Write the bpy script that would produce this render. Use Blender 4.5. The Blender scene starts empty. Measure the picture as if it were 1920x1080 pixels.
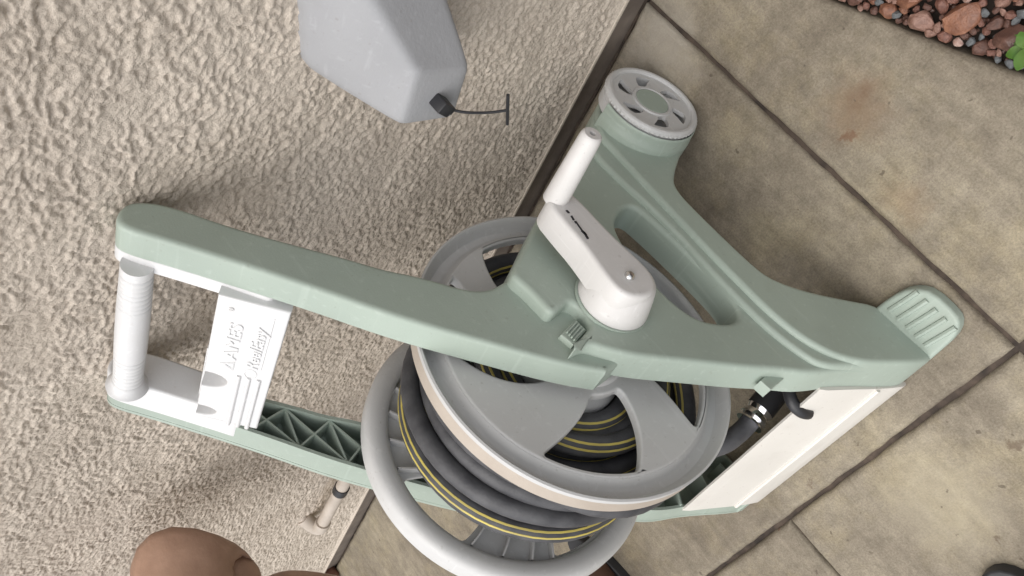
import bpy, bmesh, math, random
import numpy as np
from mathutils import Vector, Matrix
from mathutils.geometry import delaunay_2d_cdt

random.seed(7)
C = bpy.context.scene.collection
sc = bpy.context.scene

# ------------------------------------------------------------------ camera, light
cam = bpy.data.cameras.new("camera")
cam.sensor_width = 36.0
cam.lens = 36.0 * 1600.0 / 1920.0
cam.clip_start = 0.02
cam.clip_end = 200.0
camo = bpy.data.objects.new("camera", cam)
C.objects.link(camo)
RC = ((-0.3586790293639031, 0.619615841480222, 0.6981586946256022),
      (0.601851507403202, 0.7252132785103034, -0.33442557274949913),
      (-0.7135293385215928, 0.30023642293881275, -0.6330355230236646))
m = Matrix.Identity(4)
for i in range(3):
    m[i][0] = RC[i][0]; m[i][1] = -RC[i][1]; m[i][2] = -RC[i][2]
m[0][3], m[1][3], m[2][3] = 0.0, 0.66735698, 1.15
camo.matrix_world = m
sc.camera = camo

SUN = Vector((0.04, 0.30, 0.95)).normalized()
el = math.asin(SUN.z); az = math.atan2(SUN.x, SUN.y)
world = bpy.data.worlds.new("World"); sc.world = world; world.use_nodes = True
nt = world.node_tree
bg = nt.nodes["Background"]
sky = nt.nodes.new("ShaderNodeTexSky"); sky.sky_type = 'NISHITA'; sky.sun_disc = False
sky.sun_elevation = el; sky.sun_rotation = az
sky.air_density = 1.0; sky.dust_density = 3.0
hs = nt.nodes.new("ShaderNodeHueSaturation"); hs.inputs["Saturation"].default_value = 0.22
nt.links.new(sky.outputs[0], hs.inputs["Color"]); nt.links.new(hs.outputs[0], bg.inputs["Color"])
bg.inputs["Strength"].default_value = 0.15
sl = bpy.data.lights.new("sun", 'SUN'); sl.energy = 1.5; sl.angle = math.radians(85); sl.color = (1.0, 0.955, 0.89)
slo = bpy.data.objects.new("sun", sl); C.objects.link(slo)
slo.rotation_euler = (-SUN).to_track_quat('-Z', 'Y').to_euler()
slo.location = (0, 0, 5)
sc.view_settings.view_transform = 'Standard'
sc.view_settings.look = 'None'
sc.view_settings.exposure = 0.48
sc.view_settings.gamma = 1.0
sc.view_settings.use_curve_mapping = False

# ------------------------------------------------------------------ materials
def mat(name, col, rough=0.6, metal=0.0, spec=0.5, vary=0.0, vscale=8.0, col2=None, bump=0.0, bscale=200.0,
        coords='Object', detail=4.0, stretch=None, rvary=0.0, wear=None):
    mt = bpy.data.materials.new(name); mt.use_nodes = True
    n = mt.node_tree; b = n.nodes["Principled BSDF"]
    b.inputs["Base Color"].default_value = (*col, 1); b.inputs["Roughness"].default_value = rough
    b.inputs["Metallic"].default_value = metal
    b.inputs["Specular IOR Level"].default_value = spec
    tc = n.nodes.new("ShaderNodeTexCoord")
    src = tc.outputs[coords]
    if stretch:
        mp = n.nodes.new("ShaderNodeMapping"); mp.inputs["Scale"].default_value = stretch[0]
        mp.inputs["Rotation"].default_value = stretch[1]
        n.links.new(src, mp.inputs[0]); src = mp.outputs[0]
    if vary > 0 or col2:
        no = n.nodes.new("ShaderNodeTexNoise"); no.inputs["Scale"].default_value = vscale; no.inputs["Detail"].default_value = detail
        n.links.new(src, no.inputs["Vector"])
        rp = n.nodes.new("ShaderNodeValToRGB")
        c2 = col2 if col2 else tuple(max(0, c * (1 - vary)) for c in col)
        rp.color_ramp.elements[0].position = 0.33; rp.color_ramp.elements[1].position = 0.67
        rp.color_ramp.elements[0].color = (*c2, 1); rp.color_ramp.elements[1].color = (*col, 1)
        n.links.new(no.outputs[0], rp.inputs[0]); n.links.new(rp.outputs[0], b.inputs["Base Color"])
        if rvary:
            mr = n.nodes.new("ShaderNodeMapRange"); mr.inputs[3].default_value = rough - rvary; mr.inputs[4].default_value = rough + rvary
            n.links.new(no.outputs[0], mr.inputs[0]); n.links.new(mr.outputs[0], b.inputs["Roughness"])
    if wear:
        bsock = b.inputs["Base Color"]
        cur = bsock.links[0].from_socket if bsock.links else None
        for k, (scl, rot) in enumerate((((5, 110, 110), (0.3, 0.5, 0.9)), ((120, 6, 120), (0.8, 0.2, 0.4)))):
            mp = n.nodes.new("ShaderNodeMapping"); mp.inputs["Scale"].default_value = scl; mp.inputs["Rotation"].default_value = rot
            n.links.new(tc.outputs['Object'], mp.inputs[0])
            ns = n.nodes.new("ShaderNodeTexNoise"); ns.inputs["Scale"].default_value = 1.0; ns.inputs["Detail"].default_value = 3
            n.links.new(mp.outputs[0], ns.inputs["Vector"])
            rp2 = n.nodes.new("ShaderNodeValToRGB"); rp2.color_ramp.elements[0].position = 0.61; rp2.color_ramp.elements[1].position = 0.72
            n.links.new(ns.outputs[0], rp2.inputs[0])
            m1 = n.nodes.new("ShaderNodeMath"); m1.operation = 'MULTIPLY'; n.links.new(rp2.outputs[0], m1.inputs[0]); m1.inputs[1].default_value = wear[1]
            mx = n.nodes.new("ShaderNodeMix"); mx.data_type = 'RGBA'; n.links.new(m1.outputs[0], mx.inputs[0])
            if cur: n.links.new(cur, mx.inputs[6])
            else: mx.inputs[6].default_value = (*col, 1)
            mx.inputs[7].default_value = (*wear[0], 1); cur = mx.outputs[2]
        # grime specks and smears
        for scl, lo, hi, k in ((150.0, 0.66, 0.72, 0.45), (16.0, 0.56, 0.80, 0.30)):
            ng = n.nodes.new("ShaderNodeTexNoise"); ng.inputs["Scale"].default_value = scl; ng.inputs["Detail"].default_value = 5
            n.links.new(tc.outputs['Object'], ng.inputs["Vector"])
            rg = n.nodes.new("ShaderNodeValToRGB"); rg.color_ramp.elements[0].position = lo; rg.color_ramp.elements[1].position = hi
            n.links.new(ng.outputs[0], rg.inputs[0])
            m1 = n.nodes.new("ShaderNodeMath"); m1.operation = 'MULTIPLY'; n.links.new(rg.outputs[0], m1.inputs[0]); m1.inputs[1].default_value = k
            mx = n.nodes.new("ShaderNodeMix"); mx.data_type = 'RGBA'; n.links.new(m1.outputs[0], mx.inputs[0]); n.links.new(cur, mx.inputs[6])
            mx.inputs[7].default_value = (*wear[2], 1); cur = mx.outputs[2]
        n.links.new(cur, bsock)
    if bump > 0:
        n2 = n.nodes.new("ShaderNodeTexNoise"); n2.inputs["Scale"].default_value = bscale; n2.inputs["Detail"].default_value = 5
        n.links.new(src, n2.inputs["Vector"])
        bp = n.nodes.new("ShaderNodeBump"); bp.inputs["Strength"].default_value = bump; bp.inputs["Distance"].default_value = 0.002
        n.links.new(n2.outputs[0], bp.inputs["Height"]); n.links.new(bp.outputs[0], b.inputs["Normal"])
    return mt

GREEN = mat("sage green plastic", (0.365, 0.430, 0.372), 0.46, col2=(0.320, 0.378, 0.328), vscale=7, bump=0.12, bscale=420, detail=7, rvary=0.1, wear=((0.48, 0.55, 0.49), 0.26, (0.27, 0.30, 0.25)))
DIRT = mat("joint dirt", (0.090, 0.066, 0.050), 0.9, col2=(0.028, 0.021, 0.017), vscale=38, bump=0.5, bscale=200)
WHITE = mat("white plastic", (0.69, 0.69, 0.69), 0.45, col2=(0.635, 0.635, 0.64), vscale=9, bump=0.06, bscale=350, rvary=0.06, wear=((0.84, 0.84, 0.84), 0.25, (0.58, 0.56, 0.53)))
CREAM = mat("cream white plastic", (0.68, 0.655, 0.61), 0.5, col2=(0.62, 0.595, 0.55), vscale=7, bump=0.06, bscale=300, wear=((0.72, 0.70, 0.66), 0.2, (0.45, 0.41, 0.36)))
GREY = mat("light grey plastic", (0.56, 0.56, 0.555), 0.42, col2=(0.50, 0.50, 0.495), vscale=8, bump=0.07, bscale=400, rvary=0.08, wear=((0.68, 0.68, 0.68), 0.30, (0.38, 0.37, 0.35)))
TANLIP = mat("tan lip plastic", (0.46, 0.405, 0.345), 0.55, col2=(0.40, 0.345, 0.29), vscale=14, bump=0.25, bscale=500)  # even tan tone for the band of the near flange
CRANKM = mat("crank white plastic", (0.66, 0.645, 0.63), 0.5, col2=(0.60, 0.585, 0.57), vscale=16, bump=0.08, bscale=300, detail=8, wear=((0.78, 0.77, 0.76), 0.3, (0.45, 0.43, 0.41)))
DARK = mat("black plastic", (0.022, 0.022, 0.025), 0.45, bump=0.05)
BLACKRUB = mat("black hose rubber", (0.085, 0.085, 0.090), 0.55, col2=(0.045, 0.045, 0.050), vscale=34, bump=0.25, bscale=260, rvary=0.1)
YELLOW = mat("yellow hose stripe", (0.60, 0.49, 0.115), 0.5, col2=(0.44, 0.36, 0.11), vscale=25)
CHROME = mat("chrome", (0.85, 0.85, 0.87), 0.12, metal=1.0)
STEEL = mat("zinc bolt", (0.70, 0.70, 0.70), 0.25, metal=1.0)
BRASS = mat("brass", (0.55, 0.40, 0.16), 0.35, metal=1.0)
FOAM = mat("grey foam shell", (0.350, 0.353, 0.366), 0.62, col2=(0.305, 0.308, 0.320), vscale=6, bump=0.2, bscale=240, detail=7, wear=((0.44, 0.44, 0.46), 0.3, (0.27, 0.26, 0.25)))
PVC = mat("painted pipe", (0.52, 0.46, 0.40), 0.6, col2=(0.44, 0.385, 0.33), vscale=20, bump=0.1)
SKIN = mat("brown skin", (0.430, 0.272, 0.195), 0.5, col2=(0.310, 0.185, 0.128), vscale=16, bump=0.4, bscale=110, detail=9, rvary=0.08)
SKIN.node_tree.nodes["Principled BSDF"].inputs["Subsurface Weight"].default_value = 0.08
SKIN.node_tree.nodes["Principled BSDF"].inputs["Subsurface Radius"].default_value = (0.012, 0.006, 0.003)
SHOEB = mat("brown shoe leather", (0.105, 0.050, 0.032), 0.6, col2=(0.075, 0.036, 0.024), vscale=20, bump=0.1)
SOIL = mat("dark soil", (0.045, 0.032, 0.025), 0.9, col2=(0.025, 0.018, 0.014), vscale=60, bump=0.6, bscale=150)
FOUND = mat("stained foundation concrete", (0.215, 0.178, 0.148), 0.85, col2=(0.145, 0.118, 0.098), vscale=18, bump=0.4, bscale=120)
LEAF = mat("green leaf", (0.15, 0.27, 0.05), 0.5, col2=(0.10, 0.24, 0.03), vscale=60)

def ramp(n, src, stops):
    r = n.nodes.new("ShaderNodeValToRGB")
    e = r.color_ramp.elements
    e[0].position, e[0].color = stops[0][0], (*stops[0][1], 1)
    e[1].position, e[1].color = stops[-1][0], (*stops[-1][1], 1)
    for p, c in stops[1:-1]:
        k = e.new(p); k.color = (*c, 1)
    n.links.new(src, r.inputs[0]); return r.outputs[0]

def noise(n, src, scale, detail=4.0, rough=0.5, dist=0.0):
    t = n.nodes.new("ShaderNodeTexNoise"); t.inputs["Scale"].default_value = scale; t.inputs["Detail"].default_value = detail
    t.inputs["Roughness"].default_value = rough; t.inputs["Distortion"].default_value = dist
    n.links.new(src, t.inputs["Vector"]); return t.outputs[0]

def mix(n, fac, a, b, mode='MIX'):
    x = n.nodes.new("ShaderNodeMix"); x.data_type = 'RGBA'; x.blend_type = mode
    if isinstance(fac, float): x.inputs[0].default_value = fac
    else: n.links.new(fac, x.inputs[0])
    for s, i in ((a, 6), (b, 7)):
        if isinstance(s, tuple): x.inputs[i].default_value = (*s, 1)
        else: n.links.new(s, x.inputs[i])
    return x.outputs[2]

def mapping(n, src, scale=(1, 1, 1), rot=(0, 0, 0), loc=(0, 0, 0)):
    mp = n.nodes.new("ShaderNodeMapping"); mp.inputs["Scale"].default_value = scale
    mp.inputs["Rotation"].default_value = rot; mp.inputs["Location"].default_value = loc
    n.links.new(src, mp.inputs[0]); return mp.outputs[0]

def spot(n, src, center, r0, r1):
    """1 inside a spot at `center`, fading to 0 between r0 and r1"""
    d = n.nodes.new("ShaderNodeVectorMath"); d.operation = 'DISTANCE'
    n.links.new(src, d.inputs[0]); d.inputs[1].default_value = center
    mr = n.nodes.new("ShaderNodeMapRange"); mr.interpolation_type = 'SMOOTHSTEP'
    mr.inputs[1].default_value = r0; mr.inputs[2].default_value = r1; mr.inputs[3].default_value = 1; mr.inputs[4].default_value = 0
    n.links.new(d.outputs["Value"], mr.inputs[0]); return mr.outputs[0]

def mul(n, a, b, op='MULTIPLY'):
    x = n.nodes.new("ShaderNodeMath"); x.operation = op
    for s, i in ((a, 0), (b, 1)):
        if isinstance(s, float): x.inputs[i].default_value = s
        else: n.links.new(s, x.inputs[i])
    return x.outputs[0]

def concrete():
    mt = bpy.data.materials.new("weathered concrete"); mt.use_nodes = True
    n = mt.node_tree; b = n.nodes["Principled BSDF"]; b.inputs["Roughness"].default_value = 0.72
    b.inputs["Specular IOR Level"].default_value = 0.3
    g = n.nodes.new("ShaderNodeNewGeometry").outputs["Position"]
    big = noise(n, g, 3.4, 9, 0.72, 0.3)
    col = ramp(n, big, [(0.30, (0.185, 0.156, 0.120)), (0.5, (0.275, 0.240, 0.185)), (0.70, (0.380, 0.335, 0.248))])
    yel = ramp(n, noise(n, g, 6.5, 9, 0.72), [(0.48, (0, 0, 0)), (0.66, (1, 1, 1))])
    col = mix(n, mul(n, yel, 0.38), col, (0.400, 0.340, 0.205))
    mid = ramp(n, noise(n, g, 30, 8, 0.78), [(0.36, (0.72, 0.71, 0.70)), (0.62, (1.08, 1.08, 1.08))])
    col = mix(n, 0.9, col, mid, 'MULTIPLY')
    br = mapping(n, g, (70, 7, 7), (0, 0, math.radians(8)))
    streak = ramp(n, noise(n, br, 1.0, 4, 0.6), [(0.35, (0.86, 0.855, 0.85)), (0.62, (1.04, 1.04, 1.04))])
    col = mix(n, 0.8, col, streak, 'MULTIPLY')
    fine = ramp(n, noise(n, g, 300, 4, 0.8), [(0.36, (0.66, 0.65, 0.64)), (0.60, (1.10, 1.10, 1.10))])
    col = mix(n, 0.7, col, fine, 'MULTIPLY')
    # rust and leaf stains, pale patches, dark specks
    wob = n.nodes.new("ShaderNodeVectorMath"); wob.operation = 'ADD'
    nz = n.nodes.new("ShaderNodeTexNoise"); nz.inputs["Scale"].default_value = 20; nz.inputs["Detail"].default_value = 7; nz.inputs["Roughness"].default_value = 0.68
    n.links.new(g, nz.inputs["Vector"])
    sc_ = n.nodes.new("ShaderNodeVectorMath"); sc_.operation = 'MULTIPLY_ADD'
    n.links.new(nz.outputs["Color"], sc_.inputs[0]); sc_.inputs[1].default_value = (0.11, 0.11, 0.0); sc_.inputs[2].default_value = (-0.055, -0.055, 0)
    n.links.new(g, wob.inputs[0]); n.links.new(sc_.outputs[0], wob.inputs[1]); wg = wob.outputs[0]
    for ctr, r0, r1, k, c in SPOTS:
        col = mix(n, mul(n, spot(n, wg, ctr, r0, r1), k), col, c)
    sp = ramp(n, noise(n, g, 55, 2, 0.5), [(0.255, (1, 1, 1)), (0.285, (0, 0, 0))])
    col = mix(n, mul(n, sp, 0.7), col, (0.10, 0.078, 0.058))
    n.links.new(col, b.inputs["Base Color"])
    h = mul(n, noise(n, br, 1.0, 4, 0.6), mul(n, noise(n, g, 300, 4, 0.7), 0.8), 'ADD')
    bp = n.nodes.new("ShaderNodeBump"); bp.inputs["Strength"].default_value = 0.75; bp.inputs["Distance"].default_value = 0.0018
    n.links.new(h, bp.inputs["Height"]); n.links.new(bp.outputs[0], b.inputs["Normal"])
    return mt

SPOTS = [((0.497, 0.385, 0), 0.012, 0.075, 0.45, (0.225, 0.145, 0.088)), ((0.482, 0.372, 0), 0.004, 0.030, 0.35, (0.16, 0.095, 0.055)), ((0.530, 0.405, 0), 0.006, 0.014, 0.7, (0.16, 0.085, 0.050)),
          ((0.545, 0.52, 0), 0.01, 0.05, 0.25, (0.30, 0.19, 0.11)), ((0.44, 0.125, 0), 0.008, 0.03, 0.3, (0.30, 0.20, 0.11)),
          ((0.62, 0.075, 0), 0.02, 0.11, 0.5, (0.47, 0.43, 0.37)), ((0.845, 0.86, 0), 0.03, 0.13, 0.35, (0.46, 0.41, 0.30)),  # pale patches, lighter than the slab around them
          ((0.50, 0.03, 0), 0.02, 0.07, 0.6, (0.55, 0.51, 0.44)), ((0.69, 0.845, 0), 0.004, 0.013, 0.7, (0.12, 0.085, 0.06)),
          ((0.815, 0.95, 0), 0.003, 0.008, 0.7, (0.12, 0.085, 0.06)), ((1.02, 0.72, 0), 0.004, 0.012, 0.6, (0.13, 0.095, 0.07)),
          ((0.63, 0.62, 0), 0.004, 0.010, 0.5, (0.17, 0.12, 0.09)), ((1.13, 0.757, 0), 0.004, 0.012, 0.55, (0.20, 0.07, 0.045))]
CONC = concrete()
CONC.node_tree.nodes['Principled BSDF'].inputs['Specular IOR Level'].default_value = 0.25

def stucco():
    mt = bpy.data.materials.new("painted stucco"); mt.use_nodes = True
    n = mt.node_tree; b = n.nodes["Principled BSDF"]; b.inputs["Roughness"].default_value = 0.85
    b.inputs["Specular IOR Level"].default_value = 0.2
    g = n.nodes.new("ShaderNodeNewGeometry").outputs["Position"]
    big = noise(n, g, 5, 4, 0.6)
    col = ramp(n, big, [(0.30, (0.575, 0.505, 0.430)), (0.70, (0.670, 0.595, 0.510))])
    fine = ramp(n, noise(n, g, 420, 3, 0.7), [(0.36, (0.82, 0.81, 0.80)), (0.62, (1.06, 1.06, 1.06))])
    col = mix(n, 0.8, col, fine, 'MULTIPLY')
    drip = ramp(n, noise(n, mapping(n, g, (9, 9, 1.6)), 1.0, 5, 0.65), [(0.46, (0, 0, 0)), (0.74, (1, 1, 1))])
    col = mix(n, mul(n, drip, 0.22), col, (0.40, 0.335, 0.265))
    grit = ramp(n, noise(n, g, 120, 3, 0.6), [(0.28, (1, 1, 1)), (0.34, (0, 0, 0))])
    col = mix(n, mul(n, grit, 0.22), col, (0.27, 0.225, 0.18))
    n.links.new(col, b.inputs["Base Color"])
    bp = n.nodes.new("ShaderNodeBump"); bp.inputs["Strength"].default_value = 0.95; bp.inputs["Distance"].default_value = 0.0026
    n.links.new(noise(n, g, 190, 5, 0.7), bp.inputs["Height"]); n.links.new(bp.outputs[0], b.inputs["Normal"])
    return mt
STUCCO = stucco()

# ------------------------------------------------------------------ helpers
def link(name, me, material=None, parent=None, smooth=None):
    o = bpy.data.objects.new(name, me); C.objects.link(o)
    if material and len(me.materials) == 0: me.materials.append(material)
    if smooth is not None:
        me.shade_smooth()
        me.set_sharp_from_angle(angle=math.radians(smooth))
    if parent:
        o.parent = parent
        o.matrix_parent_inverse = Matrix.Translation(-parent.location)
    return o

def from_bm(name, bm, material=None, parent=None, smooth=40):
    bmesh.ops.recalc_face_normals(bm, faces=bm.faces[:])
    me = bpy.data.meshes.new(name); bm.to_mesh(me); bm.free()
    return link(name, me, material, parent, smooth)

def thing(name, label, cat, loc=(0, 0, 0), group=None):
    o = bpy.data.objects.new(name, None); C.objects.link(o); o.location = loc
    o.empty_display_size = 0.05
    o["label"] = label; o["category"] = cat
    if group: o["group"] = group
    return o

def chaikin(p, k):
    for _ in range(k):
        q = []
        for i in range(len(p)):
            a, b = p[i], p[(i + 1) % len(p)]
            q.append((a[0] * .75 + b[0] * .25, a[1] * .75 + b[1] * .25))
            q.append((a[0] * .25 + b[0] * .75, a[1] * .25 + b[1] * .75))
        p = q
    return p

def area(p):
    return 0.5 * sum(p[i][0] * p[(i + 1) % len(p)][1] - p[(i + 1) % len(p)][0] * p[i][1] for i in range(len(p)))

def inset(p, d):
    """offset a CCW polygon inwards by d (mitred, limited)"""
    n = len(p); out = []
    for i in range(n):
        a, b, c = p[i - 1], p[i], p[(i + 1) % n]
        e1 = Vector((b[0] - a[0], b[1] - a[1])); e2 = Vector((c[0] - b[0], c[1] - b[1]))
        if e1.length < 1e-9: e1 = e2.copy()
        if e2.length < 1e-9: e2 = e1.copy()
        e1.normalize(); e2.normalize()
        n1 = Vector((-e1.y, e1.x)); n2 = Vector((-e2.y, e2.x))
        nn = n1 + n2
        if nn.length < 1e-6: nn = n1.copy()
        nn.normalize()
        k = 1.0 / max(0.6, nn.dot(n1))
        out.append((b[0] + nn.x * d * k, b[1] + nn.y * d * k))
    return out

def inside(c, P):
    x, y = c; x0, y0 = P[:, 0], P[:, 1]; x1, y1 = np.roll(x0, -1), np.roll(y0, -1)
    m_ = (y0 > y) != (y1 > y)
    with np.errstate(divide='ignore', invalid='ignore'):
        xi = (x1 - x0) * (y - y0) / (y1 - y0) + x0
    return bool(np.count_nonzero(m_ & (x < xi)) % 2)

def slab_bm(outline, fn, d0, d1, r=0.006, seg=3, holes=(), smooth=2, hsmooth=2, back=True, bm=None, thickness=None):
    """rounded prism. fn(p, q, depth) -> xyz; front at depth d0, back at d1"""
    bm = bm or bmesh.new()
    loops = []
    for k, poly in enumerate([outline] + list(holes)):
        p = chaikin(list(poly), smooth if k == 0 else hsmooth)
        if area(p) < 0: p = p[::-1]
        loops.append((p, 1 if k == 0 else -1))
    sg = 1 if d1 > d0 else -1
    fronts = []; backs = []
    for p, s in loops:
        rings = [inset(p, s * (r + 0.0012))] if r > 0 else []
        deps = [d0] if r > 0 else []
        if r > 0:
            for i in range(seg + 1):
                t = math.pi / 2 * i / seg
                rings.append(inset(p, s * r * (1 - math.sin(t)))); deps.append(d0 + sg * r * (1 - math.cos(t)))
        else:
            rings.append(p); deps.append(d0)
        rings.append(p); deps.append(d1)
        vs = [[bm.verts.new(fn(a, b, d)) for a, b in ring] for ring, d in zip(rings, deps)]
        n = len(p)
        for A, B in zip(vs[:-1], vs[1:]):
            for i in range(n):
                j = (i + 1) % n
                try: bm.faces.new((A[i], A[j], B[j], B[i]))
                except ValueError: pass
        fronts.append((rings[0], vs[0])); backs.append((rings[-1], vs[-1]))
    for caps in ((fronts,) if not back else (fronts, backs)):
        allv = [v for _, vs_ in caps for v in vs_]
        pts2 = [Vector((a, b)) for ring, _ in caps for a, b in ring]
        edges = []; base = 0; polys = []
        for ring, _ in caps:
            edges += [(base + i, base + (i + 1) % len(ring)) for i in range(len(ring))]; base += len(ring)
            polys.append(np.array(ring))
        ov, oe, of, orig, _, _ = delaunay_2d_cdt(pts2, edges, [], 0, 1e-7)
        for t in of:
            c = (ov[t[0]] + ov[t[1]] + ov[t[2]]) / 3
            if not inside(c, polys[0]) or any(inside(c, h) for h in polys[1:]): continue
            try: bm.faces.new([allv[orig[i][0]] for i in t])
            except (ValueError, IndexError): pass
    return bm

def slab(name, outline, fn, d0, d1, material, parent, r=0.006, seg=3, holes=(), smooth=2, hsmooth=2, back=True):
    return from_bm(name, slab_bm(outline, fn, d0, d1, r, seg, holes, smooth, hsmooth, back), material, parent)

def shell_bm(outline, fn, d0, d1, t=0.005, skin=0.006, holes=(), smooth=2):
    """open tray: skin at depth d0, side walls up to d1, hollow"""
    bm = slab_bm(outline, fn, d0, d0 + skin * (1 if d1 > d0 else -1), 0.0, 1, holes, smooth)
    for k, poly in enumerate([outline] + list(holes)):
        p = chaikin(list(poly), smooth)
        if area(p) < 0: p = p[::-1]
        q = inset(p, t if k == 0 else -t)
        p = inset(p, 0.0004 if k == 0 else -0.0004)
        a0 = [bm.verts.new(fn(*x, d0)) for x in p]; a1 = [bm.verts.new(fn(*x, d1)) for x in p]
        b1 = [bm.verts.new(fn(*x, d1)) for x in q]; b0 = [bm.verts.new(fn(*x, d0)) for x in q]
        n = len(p)
        for A, B in ((a0, a1), (a1, b1), (b1, b0)):
            for i in range(n):
                j = (i + 1) % n
                bm.faces.new((A[i], A[j], B[j], B[i]))
    return bm

def lathe_bm(profile, center, axis='x', seg=96, closed=False, wob=None, bm=None):
    """profile: (radius, height along axis)"""
    bm = bm or bmesh.new()
    rings = []
    for r, h in profile:
        ring = []
        for i in range(seg):
            a = 2 * math.pi * i / seg
            rr = r + (wob(r, h, i) if wob else 0)
            ring.append(bm.verts.new((center[0] + h, center[1] + rr * math.cos(a), center[2] + rr * math.sin(a))))
        rings.append(ring)
    pairs = list(zip(rings[:-1], rings[1:]))
    if closed: pairs.append((rings[-1], rings[0]))
    for A, B in pairs:
        for i in range(seg):
            j = (i + 1) % seg
            bm.faces.new((A[i], A[j], B[j], B[i]))
    if not closed:
        for ring in (rings[0], rings[-1]):
            bm.faces.new(ring)
    return bm

def tube_bm(path, radius, seg=12, bm=None, caps=True, rfun=None):
    bm = bm or bmesh.new()
    P = [Vector(p) for p in path]; rings = []
    up = None
    for i, p in enumerate(P):
        t = (P[min(i + 1, len(P) - 1)] - P[max(i - 1, 0)]).normalized()
        if up is None:
            up = Vector((0, 0, 1)) if abs(t.z) < 0.9 else Vector((0, 1, 0))
        u = (up - t * up.dot(t)).normalized(); up = u
        w = t.cross(u)
        r = rfun(i / (len(P) - 1)) if rfun else radius
        rings.append([bm.verts.new(p + (u * math.cos(a) + w * math.sin(a)) * r) for a in [2 * math.pi * k / seg for k in range(seg)]])
    for A, B in zip(rings[:-1], rings[1:]):
        for k in range(seg):
            j = (k + 1) % seg
            bm.faces.new((A[k], A[j], B[j], B[k]))
    if caps:
        bm.faces.new(rings[0]); bm.faces.new(rings[-1])
    return bm

def spline(pts, n=8):
    P = [Vector(p) for p in pts]; out = []
    for i in range(len(P) - 1):
        p0, p1, p2, p3 = P[max(i - 1, 0)], P[i], P[i + 1], P[min(i + 2, len(P) - 1)]
        for k in range(n):
            t = k / n
            out.append(0.5 * ((2 * p1) + (p2 - p0) * t + (2 * p0 - 5 * p1 + 4 * p2 - p3) * t * t + (3 * p1 - p0 - 3 * p2 + p3) * t ** 3))
    out.append(P[-1]); return out

def box_bm(c, ux, uy, uz, hx, hy, hz, bm=None, bev=0.0):
    bm = bm or bmesh.new()
    c, ux, uy, uz = Vector(c), Vector(ux).normalized(), Vector(uy).normalized(), Vector(uz).normalized()
    v = [bm.verts.new(c + ux * hx * a + uy * hy * b + uz * hz * d) for a in (-1, 1) for b in (-1, 1) for d in (-1, 1)]
    fs = [bm.faces.new([v[i] for i in f]) for f in ((0, 1, 3, 2), (4, 6, 7, 5), (0, 4, 5, 1), (2, 3, 7, 6), (0, 2, 6, 4), (1, 5, 7, 3))]
    if bev:
        es = list({e for f in fs for e in f.edges})
        bmesh.ops.bevel(bm, geom=es, offset=bev, segments=2, affect='EDGES', profile=0.5)
    return bm

# value noise on numpy grids -------------------------------------------------
def perlin(x, y, seed):
    rng = np.random.default_rng(seed)
    g = rng.uniform(0, 2 * np.pi, (256, 256)); gx, gy = np.cos(g), np.sin(g)
    xi = np.floor(x).astype(int); yi = np.floor(y).astype(int); xf = x - xi; yf = y - yi
    u = xf ** 3 * (xf * (xf * 6 - 15) + 10); v = yf ** 3 * (yf * (yf * 6 - 15) + 10)
    def d(i, j):
        a, b = (xi + i) % 256, (yi + j) % 256
        return gx[a, b] * (xf - i) + gy[a, b] * (yf - j)
    return ((d(0, 0) * (1 - u) + d(1, 0) * u) * (1 - v) + (d(0, 1) * (1 - u) + d(1, 1) * u) * v) * 1.5
def sstep(a, b, x):
    t = np.clip((x - a) / (b - a), 0, 1); return t * t * (3 - 2 * t)

# ------------------------------------------------------------------ setting: ground
def grid_mesh(name, V, nx, ny):
    me = bpy.data.meshes.new(name)
    idx = np.arange(nx * ny).reshape(nx, ny)
    q = np.stack([idx[:-1, :-1], idx[1:, :-1], idx[1:, 1:], idx[:-1, 1:]], -1).reshape(-1, 4)
    me.vertices.add(nx * ny); me.vertices.foreach_set("co", V.astype(np.float32).ravel())
    me.loops.add(q.size); me.loops.foreach_set("vertex_index", q.astype(np.int32).ravel())
    me.polygons.add(len(q)); me.polygons.foreach_set("loop_start", np.arange(0, q.size, 4, dtype=np.int32))
    me.update(calc_edges=True); me.validate()
    return me

bm = bmesh.new()
bm.faces.new([bm.verts.new(p) for p in ((-40, -40, -0.075), (40, -40, -0.075), (40, 40, -0.075), (-40, 40, -0.075))])
ground = from_bm("ground", bm, SOIL); ground["kind"] = "structure"

pave = bpy.data.objects.new("pavement", None); C.objects.link(pave); pave["kind"] = "structure"
EDGE = [(0.455, 0.008), (0.435, 0.17), (0.409, 0.263), (0.378, 0.369), (0.333, 0.512), (0.27, 0.68), (0.225, 0.7455)]
def paver(poly, top=0.0):
    J = 0.0038
    def fn(a, b, d): return (a, b, top - d)
    fine = []
    for (x0, y0), (x1, y1) in zip(poly, poly[1:] + poly[:1]):          # slightly ragged tooled edges
        k_ = max(1, int(math.hypot(x1 - x0, y1 - y0) / 0.022))
        for i in range(k_):
            jx, jy = ((random.uniform(-1, 1) * 0.0011, random.uniform(-1, 1) * 0.0011) if i else (0, 0))
            fine.append((x0 + (x1 - x0) * i / k_ + jx, y0 + (y1 - y0) * i / k_ + jy))
    poly = fine
    bm = slab_bm(poly, fn, 0.0, 0.09, r=0.011, seg=5, smooth=0)
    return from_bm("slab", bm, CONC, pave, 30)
g = 0.0036
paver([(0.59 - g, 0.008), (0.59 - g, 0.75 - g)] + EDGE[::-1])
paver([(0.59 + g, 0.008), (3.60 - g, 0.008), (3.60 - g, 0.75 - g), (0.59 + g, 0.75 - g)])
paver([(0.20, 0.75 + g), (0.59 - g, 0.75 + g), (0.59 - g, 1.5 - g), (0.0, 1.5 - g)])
paver([(0.59 + g, 0.75 + g), (1.105 - g * .5, 0.75 + g), (1.105 - g * .5, 1.5 - g), (0.59 + g, 1.5 - g)])
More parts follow.
